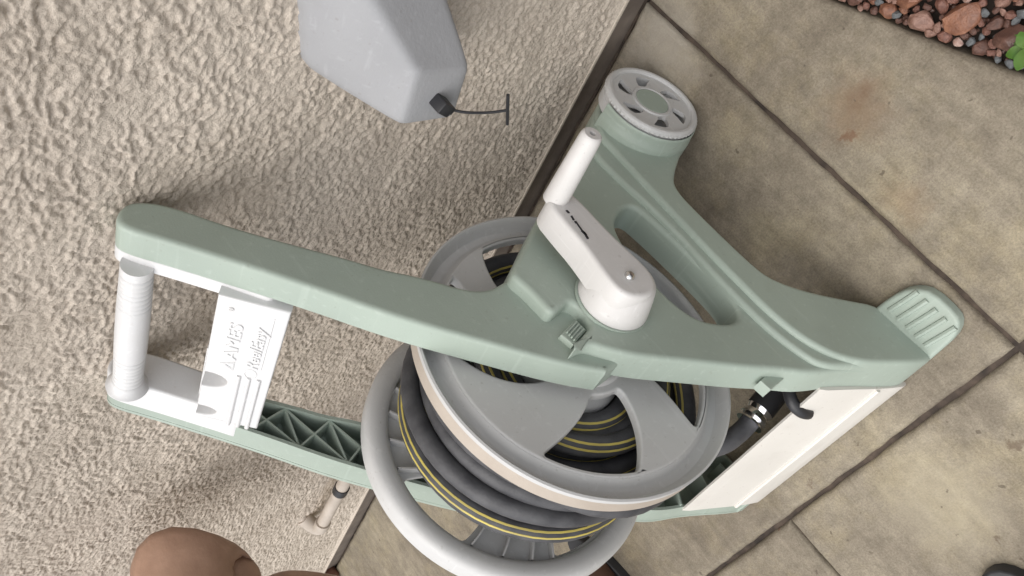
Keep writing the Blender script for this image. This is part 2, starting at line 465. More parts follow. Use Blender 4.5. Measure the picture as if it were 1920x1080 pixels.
paver([(1.105 + g * .5, 0.75 + g), (2.35 - g, 0.75 + g), (2.35 - g, 1.5 - g), (1.105 + g * .5, 1.5 - g)])
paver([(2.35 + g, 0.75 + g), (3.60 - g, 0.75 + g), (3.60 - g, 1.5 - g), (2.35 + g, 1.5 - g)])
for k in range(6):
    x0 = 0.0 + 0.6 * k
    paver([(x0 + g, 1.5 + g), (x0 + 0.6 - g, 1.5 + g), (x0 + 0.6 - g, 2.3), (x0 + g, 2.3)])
# dirt lying in the joints
bm = bmesh.new()
for x0, x1, y0, y1 in ((0.58, 0.60, 0.01, 1.5), (0.22, 3.6, 0.74, 0.76), (1.095, 1.115, 0.765, 1.5), (2.34, 2.36, 0.765, 1.5), (0.0, 3.6, 1.49, 1.51), (0.46, 3.6, 0.0, 0.007)):
    n_ = 40; z0 = -0.0095
    A = []
    for i in range(n_ + 1):
        t = i / n_; dz = random.uniform(-0.0015, 0.0015)
        if x1 - x0 > y1 - y0: A.append((bm.verts.new((x0 + (x1 - x0) * t, y0, z0 + dz)), bm.verts.new((x0 + (x1 - x0) * t, y1, z0 + dz))))
        else: A.append((bm.verts.new((x0, y0 + (y1 - y0) * t, z0 + dz - 0.0005)), bm.verts.new((x1, y0 + (y1 - y0) * t, z0 + dz - 0.0005))))
    for P_, Q_ in zip(A[:-1], A[1:]): bm.faces.new((P_[0], Q_[0], Q_[1], P_[1]))
from_bm("joint_dirt", bm, DIRT, pave, 60)["kind"] = "stuff"

# red gravel bed with single stones
bed = bpy.data.objects.new("gravel_bed", None); C.objects.link(bed); bed["kind"] = "structure"
def edge_x(y):
    for (x0, y0), (x1, y1) in zip(EDGE[:-1], EDGE[1:]):
        if y0 <= y <= y1: return x0 + (x1 - x0) * (y - y0) / (y1 - y0)
    return EDGE[0][0] if y < EDGE[0][1] else EDGE[-1][0]
bm = bmesh.new()
bm.faces.new([bm.verts.new(p) for p in ((-0.7, -0.02, -0.032), (0.5, -0.02, -0.032), (0.24, 0.80, -0.032), (-0.7, 0.80, -0.032))])
from_bm("soil", bm, SOIL, bed)
STC = []
for i, (c1, c2) in enumerate((((0.235, 0.115, 0.085), (0.13, 0.058, 0.042)), ((0.31, 0.185, 0.145), (0.18, 0.095, 0.070)), ((0.150, 0.078, 0.058), (0.085, 0.042, 0.032)),
                              ((0.15, 0.16, 0.165), (0.09, 0.095, 0.10)), ((0.46, 0.34, 0.29), (0.33, 0.20, 0.165)), ((0.27, 0.125, 0.075), (0.15, 0.065, 0.040)))):
    STC.append(mat("stone %d" % i, c1, 0.42, col2=c2, vscale=2.2, bump=0.6, bscale=10, detail=8, rvary=0.1))
def stone_mesh(seed):
    rnd = random.Random(seed); bm = bmesh.new()
    for _ in range(22):
        v = Vector((rnd.gauss(0, 1), rnd.gauss(0, 1), rnd.gauss(0, 1))).normalized() * rnd.uniform(0.86, 1.0)
        bm.verts.new((v.x * 1.0, v.y * 0.80, v.z * 0.68))
    bmesh.ops.convex_hull(bm, input=bm.verts[:])
    for v in [v for v in bm.verts if not v.link_faces]: bm.verts.remove(v)
    bmesh.ops.subdivide_edges(bm, edges=bm.edges[:], cuts=1, use_grid_fill=True)
    bmesh.ops.smooth_vert(bm, verts=bm.verts[:], factor=0.32, use_axis_x=True, use_axis_y=True, use_axis_z=True)
    for v in bm.verts: v.co *= 1.06 + rnd.uniform(-0.035, 0.035)
    bmesh.ops.triangulate(bm, faces=bm.faces[:])
    bmesh.ops.recalc_face_normals(bm, faces=bm.faces[:])
    me = bpy.data.meshes.new("stone"); bm.to_mesh(me); bm.free()
    me.shade_smooth(); me.set_sharp_from_angle(angle=math.radians(28))
    return me
stones = []
base_meshes = [stone_mesh(100 + i) for i in range(9)]
for mset in range(6):
    for b in base_meshes:
        me = b.copy(); me.materials.append(STC[mset]); stones.append((mset, me))
rnd = random.Random(5)
def put_stone(x, y, z, s, mset, parent):
    me = rnd.choice([mm for k, mm in stones if k == mset])
    o = bpy.data.objects.new("stone", me); C.objects.link(o)
    o.location = (x, y, z); o.scale = (s, s, s)
    o.rotation_euler = (rnd.uniform(-0.5, 0.5), rnd.uniform(-0.5, 0.5), rnd.uniform(0, 6.28))
    if parent: o.parent = parent
    return o
placed = []
def try_stone(xmin, xmax, smin, smax, n, z0, over):
    for _ in range(n):
        y = rnd.uniform(0.16, 0.56); ex = edge_x(y)
        x = rnd.uniform(ex - 0.15, ex)
        s = rnd.uniform(smin, smax)
        if x + s * 0.8 > ex: continue
        if any((x - a) ** 2 + (y - b) ** 2 < (over * (s + c)) ** 2 for a, b, c in placed): continue
        if len(placed) >= 285: return
        placed.append((x, y, s))
        put_stone(x, y, z0 + s * 0.3, s, rnd.choices(range(6), (5, 4, 5, 3, 1.6, 1.5))[0], bed)
try_stone(0, 0, 0.018, 0.029, 500, -0.012, 0.82)
try_stone(0, 0, 0.011, 0.017, 1500, -0.014, 0.76)
try_stone(0, 0, 0.0055, 0.009, 5000, -0.008, 0.62)
# fine chips filling the gaps between the stones
bm = bmesh.new()
for _ in range(900):
    y = rnd.uniform(0.1, 0.62); x = edge_x(y) - rnd.uniform(0.004, 0.24); s = rnd.uniform(0.003, 0.006)
    M = Matrix.Translation((x, y, -0.026 + rnd.uniform(0, 0.012))) @ Matrix.Rotation(rnd.uniform(0, 6), 4, (rnd.random(), rnd.random(), rnd.random() + .1)) @ Matrix.Diagonal((s, s * .8, s * .6, 1))
    bmesh.ops.create_icosphere(bm, subdivisions=1, radius=1.0, matrix=M)
chips = from_bm("gravel_chips", bm, STC[2], bed, 20); chips["kind"] = "stuff"
# small weed with round leaves
weed = thing("weed", "small bright green weed growing among the red stones", "plant", (0.303, 0.496, -0.03))
def leaf_bm(p, d, l, w):
    bm = bmesh.new(); p = Vector(p); d = Vector(d).normalized(); s = d.cross(Vector((0, 0, 1))).normalized()
    n = 7; up = []; mid = []; dn = []
    for i in range(n + 1):
        t = i / n; wd = w * math.sin(math.pi * min(1, 0.08 + 0.9 * t)) ** 0.7
        c = p + d * l * t + Vector((0, 0, l * (0.45 * t - 0.55 * t * t)))
        up.append(bm.verts.new(c + s * wd + Vector((0, 0, 0.15 * wd)))); mid.append(bm.verts.new(c)); dn.append(bm.verts.new(c - s * wd + Vector((0, 0, 0.15 * wd))))
    for i in range(n):
        bm.faces.new((up[i], up[i + 1], mid[i + 1], mid[i])); bm.faces.new((mid[i], mid[i + 1], dn[i + 1], dn[i]))
    r = bmesh.ops.solidify(bm, geom=bm.faces[:], thickness=0.0006)
    return bm
for k in range(9):
    a = k * 2.4; e = 0.2 + 0.07 * (k % 4)
    from_bm("leaf", leaf_bm((0.303, 0.496, -0.005 + 0.003 * k), (math.cos(a), math.sin(a), e), 0.020 + 0.003 * (k % 3), 0.008), LEAF, weed, 60)
from_bm("stem", tube_bm([(0.303, 0.496, -0.045), (0.304, 0.496, -0.01), (0.303, 0.497, 0.022)], 0.0016, 6), LEAF, weed)

# ------------------------------------------------------------------ stucco wall
xs = np.concatenate([np.arange(-0.6, 0.30, 0.008), np.arange(0.30, 1.8, 0.0019), np.arange(1.8, 3.0, 0.0042), np.arange(3.0, 5.0, 0.02)])
zs = np.concatenate([np.arange(0.072, 1.06, 0.0019), np.arange(1.06, 2.6, 0.012)])
X, Z = np.meshgrid(xs, zs, indexing='ij')
wx = X + 0.010 * perlin(X / 0.045, Z / 0.045, 1) + 0.003 * perlin(X / 0.012, Z / 0.012, 21); wz = Z + 0.010 * perlin(X / 0.045 + 9, Z / 0.045 + 4, 2) + 0.003 * perlin(X / 0.012, Z / 0.012, 22)
n1 = perlin(wx / 0.030, wz / 0.024, 3); n2 = perlin(wx / 0.0085, wz / 0.0075, 4); n3 = perlin(X / 0.0060, Z / 0.0060, 5)
n5 = perlin(X / 0.0037, Z / 0.0037, 15); n6 = np.abs(perlin(wx / 0.011, wz / 0.010, 17))
n4 = perlin(wx / 0.0150, wz / 0.0125, 8)
big = perlin(X / 0.06, Z / 0.06, 6); patch = perlin(wx / 0.085, wz / 0.06, 11)
crease = sstep(0.0, 0.14, np.abs(n1)) * 0.45 + sstep(-0.26, 0.16, n4) * 0.60     # knocked-down lumps parted by creases
flat = sstep(0.0, 0.45, patch)
H = 0.0052 * crease * (1 - 0.50 * flat) + 0.0024 * n2 * (1 - 0.55 * flat) + 0.0019 * n3 * (1 - 0.35 * flat) + 0.0010 * n5 - 0.0016 * sstep(0.16, 0.0, n6) * (1 - 0.4 * flat) + 0.0012 * big
Y = 0.0158 + 0.72 * H
k = sstep(0.012, 0.0, Z - 0.072)          # bottom bead is smooth
Y = Y * (1 - k) + 0.0215 * k
V = np.stack([X, Y, Z], -1).reshape(-1, 3)
me = grid_mesh("stucco_face", V, len(xs), len(zs))
me.flip_normals(); me.shade_smooth()
wall = thing("stucco_wall", "rough tan stucco house wall behind the hose reel cart", "wall", (1.0, 0, 0))
link("stucco_face", me, STUCCO, wall)
from_bm("wall_core", box_bm((2.2, -0.09, 1.336), (1, 0, 0), (0, 1, 0), (0, 0, 1), 2.8, 0.10, 1.264), STUCCO, wall)
from_bm("stucco_edge", box_bm((2.2, 0.0165, 0.0705), (1, 0, 0), (0, 1, 0), (0, 0, 1), 2.8, 0.0065, 0.0035, bev=0.0015), STUCCO, wall)
from_bm("foundation", box_bm((2.2, -0.100, -0.02), (1, 0, 0), (0, 1, 0), (0, 0, 1), 2.8, 0.102, 0.09), FOUND, wall)

# condensate pipe along the wall foot
pipe = thing("drain_pipe", "thin tan painted pipe with an elbow on the wall foot", "pipe", (2.2, 0.05, 0.2))
PY, PZ = 0.060, 0.262
from_bm("pipe_run", tube_bm([(1.70, PY, PZ - 0.012), (1.95, PY, PZ - 0.008), (2.155, PY, PZ)], 0.0165, 16), PVC, pipe)
from_bm("elbow", tube_bm(spline([(2.140, PY, PZ), (2.168, PY, PZ + 0.001), (2.184, PY - 0.010, PZ + 0.006), (2.180, PY - 0.030, PZ + 0.018), (2.172, PY - 0.045, PZ + 0.026)], 6), 0.0205, 16), PVC, pipe)
from_bm("pipe_riser", tube_bm([(2.176, PY - 0.038, PZ + 0.022), (2.160, PY - 0.062, PZ + 0.036)], 0.0160, 16), PVC, pipe)
from_bm("black_coupling", tube_bm([(1.945, PY, PZ - 0.009), (1.972, PY, PZ - 0.008)], 0.0195, 16), DARK, pipe)
rs = put_stone(2.93, 0.03, 0.02, 0.055, 0, None); rs.name = "red_rock"
rs["label"] = "single dark red rock at the foot of the stucco wall"; rs["category"] = "rock"

# ------------------------------------------------------------------ faucet cover on the wall
fc = thing("faucet_cover", "grey foam frost cover strapped over a faucet on the wall", "faucet cover", (0.56, 0.03, 0.5))
def fc_ring(t, shrink=0.0):
    """rounded four-sided section, t = 0 (wall) .. 1 (front)"""
    b = [(0.380, 0.562), (0.6075, 0.440), (0.6075, 0.633), (0.380, 0.692)]
    f = [(0.540, 0.487), (0.624, 0.479), (0.617, 0.567), (0.531, 0.574)]
    q = [Vector((b[i][0] * (1 - t) + f[i][0] * t, b[i][1] * (1 - t) + f[i][1] * t)) for i in range(4)]
    c = (q[0] + q[1] + q[2] + q[3]) / 4
    q = [v + (c - v) * shrink for v in q]
    out = []
    for i in range(4):
        p0, p1, p2 = q[i - 1], q[i], q[(i + 1) % 4]
        a = p1 + (p0 - p1) * 0.13; e = p1 + (p2 - p1) * 0.13
        for k in range(7):
            u = k / 6; out.append((a * (1 - u) ** 2 + p1 * 2 * u * (1 - u) + e * u * u))
        for k in range(1, 5): out.append(e.lerp(p2 + (p1 - p2) * 0.13, k / 5))
    return out
bm = bmesh.new(); rings = []
for y, t, ins in ((0.010, 0.0, 0.0), (0.026, 0.0, 0.0), (0.034, 0.05, 0.0), (0.06, 0.33, -0.008), (0.09, 0.65, -0.010), (0.108, 0.84, -0.008), (0.117, 0.94, 0.0), (0.1225, 0.985, 0.02), (0.1255, 1.0, 0.07), (0.1270, 1.0, 0.13), (0.1275, 1.0, 0.3), (0.1278, 1.0, 0.6)):
    rings.append([bm.verts.new((v.x, y, v.y)) for v in fc_ring(t, ins)])
for A, B in zip(rings[:-1], rings[1:]):
    for i in range(len(A)):
        j = (i + 1) % len(A); bm.faces.new((A[i], A[j], B[j], B[i]))
bm.faces.new(rings[-1]); bm.faces.new(rings[0])
from_bm("shell", bm, FOAM, fc, 60)
lock = box_bm((0.586, 0.136, 0.521), (0.5, 0, -0.8), (0, 1, 0), (0.8, 0, 0.5), 0.011, 0.011, 0.008, bev=0.0025)
lk = from_bm("cord_lock", lock, DARK, fc, 40)
from_bm("lock_button", box_bm((0.592, 0.137, 0.509), (0.5, 0, -0.8), (0, 1, 0), (0.8, 0, 0.5), 0.006, 0.006, 0.005, bev=0.0015), DARK, fc, 40)
from_bm("cord", tube_bm(spline([(0.590, 0.127, 0.523), (0.593, 0.140, 0.505), (0.592, 0.150, 0.490), (0.588, 0.161, 0.466), (0.581, 0.170, 0.4465)], 6), 0.0017, 8), DARK, fc, 60)
from_bm("toggle", tube_bm([(0.555, 0.170, 0.458), (0.581, 0.1705, 0.4465), (0.606, 0.170, 0.434)], 0.0021, 8), DARK, fc, 60)

# ------------------------------------------------------------------ hose reel cart
ARM = [(0.0225, 0.8187), (0.0244, 0.8303), (0.0327, 0.8411), (0.0433, 0.8475), (0.0539, 0.847), (0.0683, 0.8368), (0.0899, 0.8156), (0.1218, 0.7864), (0.1678, 0.745), (0.2222, 0.6976), (0.2784, 0.6514), (0.3157, 0.6175), (0.3611, 0.5727), (0.4076, 0.527), (0.4442, 0.4883), (0.4674, 0.4578), (0.4686, 0.4571), (0.4681, 0.4547), (0.4638, 0.3998), (0.4268, 0.3605), (0.3504, 0.378), (0.3023, 0.4334), (0.2961, 0.4612), (0.3014, 0.4842), (0.3029, 0.5123), (0.2914, 0.536), (0.2489, 0.5776), (0.2219, 0.6122), (0.1898, 0.6423), (0.1438, 0.6911), (0.0975, 0.7378), (0.0499, 0.7777), (0.0311, 0.7985)]
LOW = [(0.3047, 0.4832), (0.2926, 0.4673), (0.2803, 0.4455), (0.2467, 0.3905), (0.2313, 0.3616), (0.1773, 0.2677), (0.1291, 0.1747), (0.0948, 0.1263), (0.0805, 0.0986), (0.0791, 0.0675), (0.091, 0.0387), (0.114, 0.0176), (0.1437, 0.0083), (0.1746, 0.0123), (0.1982, 0.0265), (0.2129, 0.0289), (0.2381, 0.0749), (0.2698, 0.1273), (0.2929, 0.1432), (0.3384, 0.1469), (0.406, 0.1478), (0.4533, 0.147), (0.4799, 0.1402), (0.5184, 0.1064), (0.5594, 0.0536), (0.5925, 0.0073), (0.6424, 0.008), (0.6933, 0.0098), (0.6927, 0.0352), (0.6367, 0.1446), (0.6137, 0.2072), (0.5881, 0.2447), (0.5595, 0.2939), (0.5174, 0.3576), (0.4778, 0.4191), (0.4502, 0.45), (0.4321, 0.4655), (0.4311, 0.4834), (0.4306, 0.493), (0.4208, 0.4688), (0.4119, 0.4351), (0.3716, 0.4387), (0.3747, 0.458), (0.3785, 0.4792), (0.3528, 0.4798), (0.3289, 0.4815), (0.3133, 0.4851)]
STEP1 = [(0.614, 0.1908), (0.5898, 0.2031), (0.541, 0.2141), (0.4936, 0.2158), (0.4206, 0.2131), (0.3256, 0.2056), (0.2674, 0.208), (0.2396, 0.2102), (0.1759, 0.2101), (0.1503, 0.1934), (0.0948, 0.1263), (0.0805, 0.0986), (0.0791, 0.0675), (0.091, 0.0387), (0.114, 0.0176), (0.1437, 0.0083), (0.1746, 0.0123), (0.1982, 0.0265), (0.2129, 0.0289), (0.2381, 0.0749), (0.2698, 0.1273), (0.2929, 0.1432), (0.3384, 0.1469), (0.406, 0.1478), (0.4533, 0.147), (0.4799, 0.1402), (0.5184, 0.1064), (0.5594, 0.0536), (0.5925, 0.0073), (0.6424, 0.008), (0.6933, 0.0098), (0.6927, 0.0352), (0.6367, 0.1446)]
STEP2 = [(0.6387, 0.1388), (0.6088, 0.1717), (0.5661, 0.1916), (0.5135, 0.1984), (0.4733, 0.1974), (0.4215, 0.1961), (0.3547, 0.1919), (0.2665, 0.1861), (0.1842, 0.1793), (0.1494, 0.1783), (0.0948, 0.1263), (0.0805, 0.0986), (0.0791, 0.0675), (0.091, 0.0387), (0.114, 0.0176), (0.1437, 0.0083), (0.1746, 0.0123), (0.1982, 0.0265), (0.2129, 0.0289), (0.2381, 0.0749), (0.2698, 0.1273), (0.2929, 0.1432), (0.3384, 0.1469), (0.406, 0.1478), (0.4533, 0.147), (0.4799, 0.1402), (0.5184, 0.1064), (0.5594, 0.0536), (0.5925, 0.0073), (0.6424, 0.008), (0.6933, 0.0098), (0.6927, 0.0352), (0.6544, 0.1114)]
SLOT = [(0.2997, 0.2841), (0.2835, 0.2607), (0.2768, 0.2373), (0.281, 0.2203), (0.3062, 0.2171), (0.3531, 0.2142), (0.4261, 0.2126), (0.4719, 0.2148), (0.4933, 0.2255), (0.5022, 0.2445), (0.4924, 0.2693), (0.4732, 0.2936), (0.4427, 0.3045), (0.3983, 0.3061), (0.3462, 0.3008)]
PAD = [(0.6732, 0.5932), (0.6341, 0.5993), (0.6147, 0.6108), (0.6031, 0.6287), (0.6027, 0.67), (0.6107, 0.6829), (0.6306, 0.6913), (0.6708, 0.6927)]
TAB = [(0.5785, 0.2575), (0.5762, 0.2363), (0.595, 0.2363), (0.5966, 0.2707), (0.5802, 0.2724)]
CRANK = [(0.2575, 0.4185), (0.2483, 0.3818), (0.2645, 0.3686), (0.34, 0.3679), (0.4017, 0.3592), (0.4226, 0.3679), (0.4339, 0.3854), (0.4309, 0.4091), (0.4162, 0.4278), (0.3895, 0.4295), (0.3402, 0.4215), (0.3018, 0.4212)]
cart = thing("hose_reel_cart", "sage green plastic hose reel cart standing against the stucco wall", "hose reel", (0.9, 0.4, 0.0))

def near(y, z, d): return (0.675 + 0.02 * z + 0.045 * (0.69 - y) + d, y, z)
FX = 1.165
def far(y, z, d): return (FX - d, y, z)

# near side: arm, then the lower frame in three terraces
slab("arm", ARM, near, 0.036, 0.076, GREEN, cart, r=0.0065, seg=4)
low = slab("side_frame", LOW, near, 0.016, 0.062, GREEN, cart, r=0.007, seg=4, holes=(SLOT,), smooth=2)
slab("frame_step", STEP1, near, 0.008, 0.050, GREEN, low, r=0.0065, seg=4)
slab("frame_rim", STEP2, near, 0.000, 0.050, GREEN, low, r=0.0065, seg=4)
slab("edge_tab", TAB, near, 0.032, 0.050, GREEN, low, r=0.0015, seg=2, smooth=0)
# latch in the notch of the side frame
from_bm("latch", slab_bm([(0.392, 0.445), (0.412, 0.443), (0.421, 0.476), (0.402, 0.480)], near, 0.027, 0.040, r=0.002, smooth=0), GREEN, cart)
for a in (0.0, 1.0, 2.0, 3.0):
    y0 = 0.3965 + a * 0.0042
    from_bm("latch_rib", slab_bm([(y0, 0.449), (y0 + 0.0018, 0.4487), (y0 + 0.0085, 0.472), (y0 + 0.0067, 0.4724)], near, 0.0235, 0.030, r=0.0, smooth=0), GREEN, bpy.data.objects["latch"])
# foot pad with ridges
def pad_fn(p, q, d): return (p, q, 0.020 - d)
pad = slab("foot_pad", [(0.700, 0.594)] + PAD + [(0.700, 0.693)], pad_fn, 0.0, 0.0185, GREEN, cart, r=0.005, smooth=1)
for i in range(5):
    y = 0.612 + i * 0.0165
    from_bm("ridge", tube_bm(spline([(0.668, y - 0.004, 0.0195), (0.640, y, 0.0195), (0.6165, y + 0.003, 0.0195)], 3), 0.0042, 8), GREEN, pad)

# far side: open trays with ribs
from_bm("arm", shell_bm(ARM, far, 0.036, 0.084, 0.0055), GREEN, cart, 40)
fl = from_bm("side_frame", shell_bm(LOW, far, 0.016, 0.060, 0.0055, holes=(SLOT,)), GREEN, cart, 40)
fl["label"] = "far side frame with its hollow ribbed inner face"
farm = [o for o in cart.children if o.name.startswith("arm")][-1]
farm["label"] = "far handle arm with its hollow ribbed inner face"
def poly_at(P, s):
    L = [0]
    for a, b in zip(P[:-1], P[1:]): L.append(L[-1] + math.hypot(b[0] - a[0], b[1] - a[1]))
    t = s * L[-1]
    for i in range(len(P) - 1):
        if t <= L[i + 1] + 1e-9:
            k = (t - L[i]) / (L[i + 1] - L[i]); return (P[i][0] + (P[i + 1][0] - P[i][0]) * k, P[i][1] + (P[i + 1][1] - P[i][1]) * k)
    return P[-1]
lowE = [(x - 0.0035, z - 0.0042) for x, z in [(0.196, 0.7195), (0.2222, 0.6976), (0.2784, 0.6514), (0.3157, 0.6175), (0.3611, 0.5727), (0.4076, 0.527)]]
upE = [(x + 0.0035, z + 0.0042) for x, z in [(0.136, 0.700), (0.1898, 0.6423), (0.2219, 0.6122), (0.2489, 0.5776), (0.2914, 0.536), (0.303, 0.50)]]
def rib(a, b, parent, d0=0.040, d1=0.080, t=0.0014):
    dx, dy = b[0] - a[0], b[1] - a[1]; l = math.hypot(dx, dy); nx, ny = -dy / l * t, dx / l * t
    from_bm("rib", slab_bm([(a[0] + nx, a[1] + ny), (a[0] - nx, a[1] - ny), (b[0] - nx, b[1] - ny), (b[0] + nx, b[1] + ny)], far, d1, d0, 0.0, 1, smooth=0), GREEN, parent)
NC = 4
for k in range(NC):
    a0, a1 = poly_at(lowE, k / NC), poly_at(lowE, (k + 1) / NC); b0, b1 = poly_at(upE, k / NC), poly_at(upE, (k + 1) / NC)
    rib(a0, b1, farm); rib(b0, a1, farm, 0.040, 0.0795); rib(a1, b1, farm, 0.040, 0.079)
frontE = [(0.6900, 0.040), (0.6367, 0.1446), (0.5881, 0.2447), (0.5174, 0.3576), (0.4502, 0.45)]
backE = [(0.610, 0.040), (0.575, 0.125), (0.545, 0.20), (0.505, 0.25), (0.43, 0.31)]
for k in range(7):
    rib(poly_at(frontE, k / 6.5), poly_at(backE, k / 6.5), fl, 0.020, 0.066)

# white handle: end plates, grip, cross plate
NARM = ARM[4:10]; UARM = ARM[-3:] + ARM[:4]
hp = ARM[0:8] + [(0.1678, 0.745), (0.1885, 0.7270), (0.150, 0.690), (0.0975, 0.7378), (0.0499, 0.7777), (0.0311, 0.7985)]
slab("handle_end", hp, near, 0.0765, 0.096, WHITE, cart, r=0.003)
cy_, cz_ = 0.11, 0.77
hpf = [(cy_ + (y - cy_) * 1.012, cz_ + (z - cz_) * 1.012) for y, z in hp]
slab("handle_end", hpf, far, 0.110, 0.058, WHITE, cart, r=0.004)
GY, GZ = 0.0725, 0.8345
prof = [(0.020, 0.0)]
xg0, xg1 = 0.806, 1.056
def grip_r(x):
    u = (x - xg0) / (xg1 - xg0)
    r = 0.0182 + 0.0018 * math.sin(math.pi * u)
    for c in [0.06 + 0.032 * i for i in range(8)] + [0.94 - 0.032 * i for i in range(8)]:
        r -= 0.0021 * math.exp(-((u - c) / 0.0055) ** 2)
    r += 0.009 * math.exp(-(1 - u) / 0.03)
    return r
grip = from_bm("grip", lathe_bm([(grip_r(xg0 + (xg1 - xg0) * i / 180), xg0 + (xg1 - xg0) * i / 180) for i in range(181)], (0, GY, GZ), seg=40), WHITE, cart, 60)
Pn = Vector((0.796, 0.1515, 0.7795)); tdir = Vector((0, 0.055, -0.062)); TL = tdir.length; tdir.normalize()
nrm = Vector((0, 0.062, 0.055)).normalized(); PLEN = 0.266; PW = 0.083
def plate(s, t, d): return tuple(Pn + Vector((1, 0, 0)) * s + tdir * t - nrm * d)
def arc_notch(s0, s1, depth, n=9):
    return [((s0 + s1) / 2 + (s1 - s0) / 2 * math.cos(math.pi - math.pi * i / n), depth * math.sin(math.pi * i / n) ** 0.8) for i in range(n + 1)]
out = [(0, 0)] + arc_notch(0.156, 0.189, 0.031) + arc_notch(0.236, 0.258, 0.026) + [(PLEN, 0), (PLEN, PW), (0, PW)]
cp = from_bm("cross_plate", slab_bm(out, plate, 0.0, 0.024, r=0.003, seg=3, smooth=0), WHITE, cart, 40)
def plate_in(s, t, d): return tuple(Pn + Vector((1, 0, 0)) * s + tdir * t - nrm * (d + 0.0235))
from_bm("plate_back", slab_bm([(0.15, -0.004), (0.268, -0.004), (0.268, 0.04), (0.15, 0.04)], plate_in, 0.008, 0.014, r=0.0, smooth=0), WHITE, cp)
for t in (0.043, 0.0555, 0.068):
    from_bm("ridge", tube_bm([plate(0.148, t, 0.0005), plate(0.152, t, -0.0002), plate(0.262, t + 0.001, -0.0002), plate(0.268, t + 0.001, 0.001)], 0.0032, 10), WHITE, cp, 60)

def lettering(name, body, size, s_end, t_base, parent, shear=0.25, stretch=1.0):
    cu = bpy.data.curves.new(name, 'FONT'); cu.body = body; cu.size = size; cu.extrude = 0.0009; cu.bevel_depth = 0.0005; cu.offset = -0.0002; cu.shear = shear
    o = bpy.data.objects.new(name, cu); C.objects.link(o)
    dg = bpy.context.evaluated_depsgraph_get(); me = bpy.data.meshes.new_from_object(o.evaluated_get(dg))
    bpy.data.objects.remove(o)
    M = Matrix.Identity(4)
    X_, Y_, Z_ = Vector((-1, 0, 0)), -tdir, nrm
    org = Vector(plate(s_end, t_base, -0.0004))
    for i in range(3):
        M[i][0] = X_[i] * stretch; M[i][1] = Y_[i]; M[i][2] = Z_[i]; M[i][3] = org[i]
    me.transform(M)
    return link(name, me, WHITE, parent, 30)
lettering("lettering", "AMES", 0.0225, 0.117, 0.0345, cp, 0.1, 1.35)
lettering("lettering", "®", 0.008, 0.022, 0.020, cp, 0)
lettering("lettering", "ReelEasy", 0.0215, 0.128, 0.0625, cp, 0.25, 1.12)
from_bm("underline", tube_bm([plate(0.125, 0.0668, 0), plate(0.018, 0.0668, 0)], 0.0009, 6), WHITE, cp)
# emblem before the first word: a small triangle of leaves
from_bm("emblem", slab_bm([(0.139, 0.0345), (0.120, 0.0345), (0.1295, 0.017)], plate, -0.0012, 0.001, r=0.0006, smooth=0, holes=([(0.1335, 0.0318), (0.1255, 0.0318), (0.1295, 0.0235)],), hsmooth=0), WHITE, cp)
ring = [plate(0.139 + 0.0095 * math.cos(a), 0.056 + 0.0075 * math.sin(a), 0) for a in [i * 0.35 for i in range(19)]]
from_bm("emblem", tube_bm(ring, 0.0009, 6), WHITE, cp)

# cream board between the feet
bo = [(0.6335, 0.1690), (0.6560, 0.1190), (0.6790, 0.0700), (0.6905, 0.0430), (0.7010, 0.0140), (0.6930, 0.0080), (0.6700, 0.0650), (0.6270, 0.1640)]
def board(y, z, d): return (0.738 + d, y, z)
fb = from_bm("foot_board", slab_bm(bo, board, 0.0, 0.372, r=0.0, smooth=1), CREAM, cart, 25)
from_bm("board_lip", tube_bm(spline([(0.740, 0.6800, 0.0695), (0.92, 0.6805, 0.0695), (1.108, 0.6800, 0.0695)], 3), 0.004, 8), CREAM, fb)
# black clip over the board's upper edge
from_bm("hose_clip", tube_bm(spline([(0.782, 0.585, 0.135), (0.785, 0.606, 0.160), (0.790, 0.624, 0.166), (0.796, 0.638, 0.156), (0.801, 0.644, 0.142)], 6), 0.0092, 12), DARK, cart)

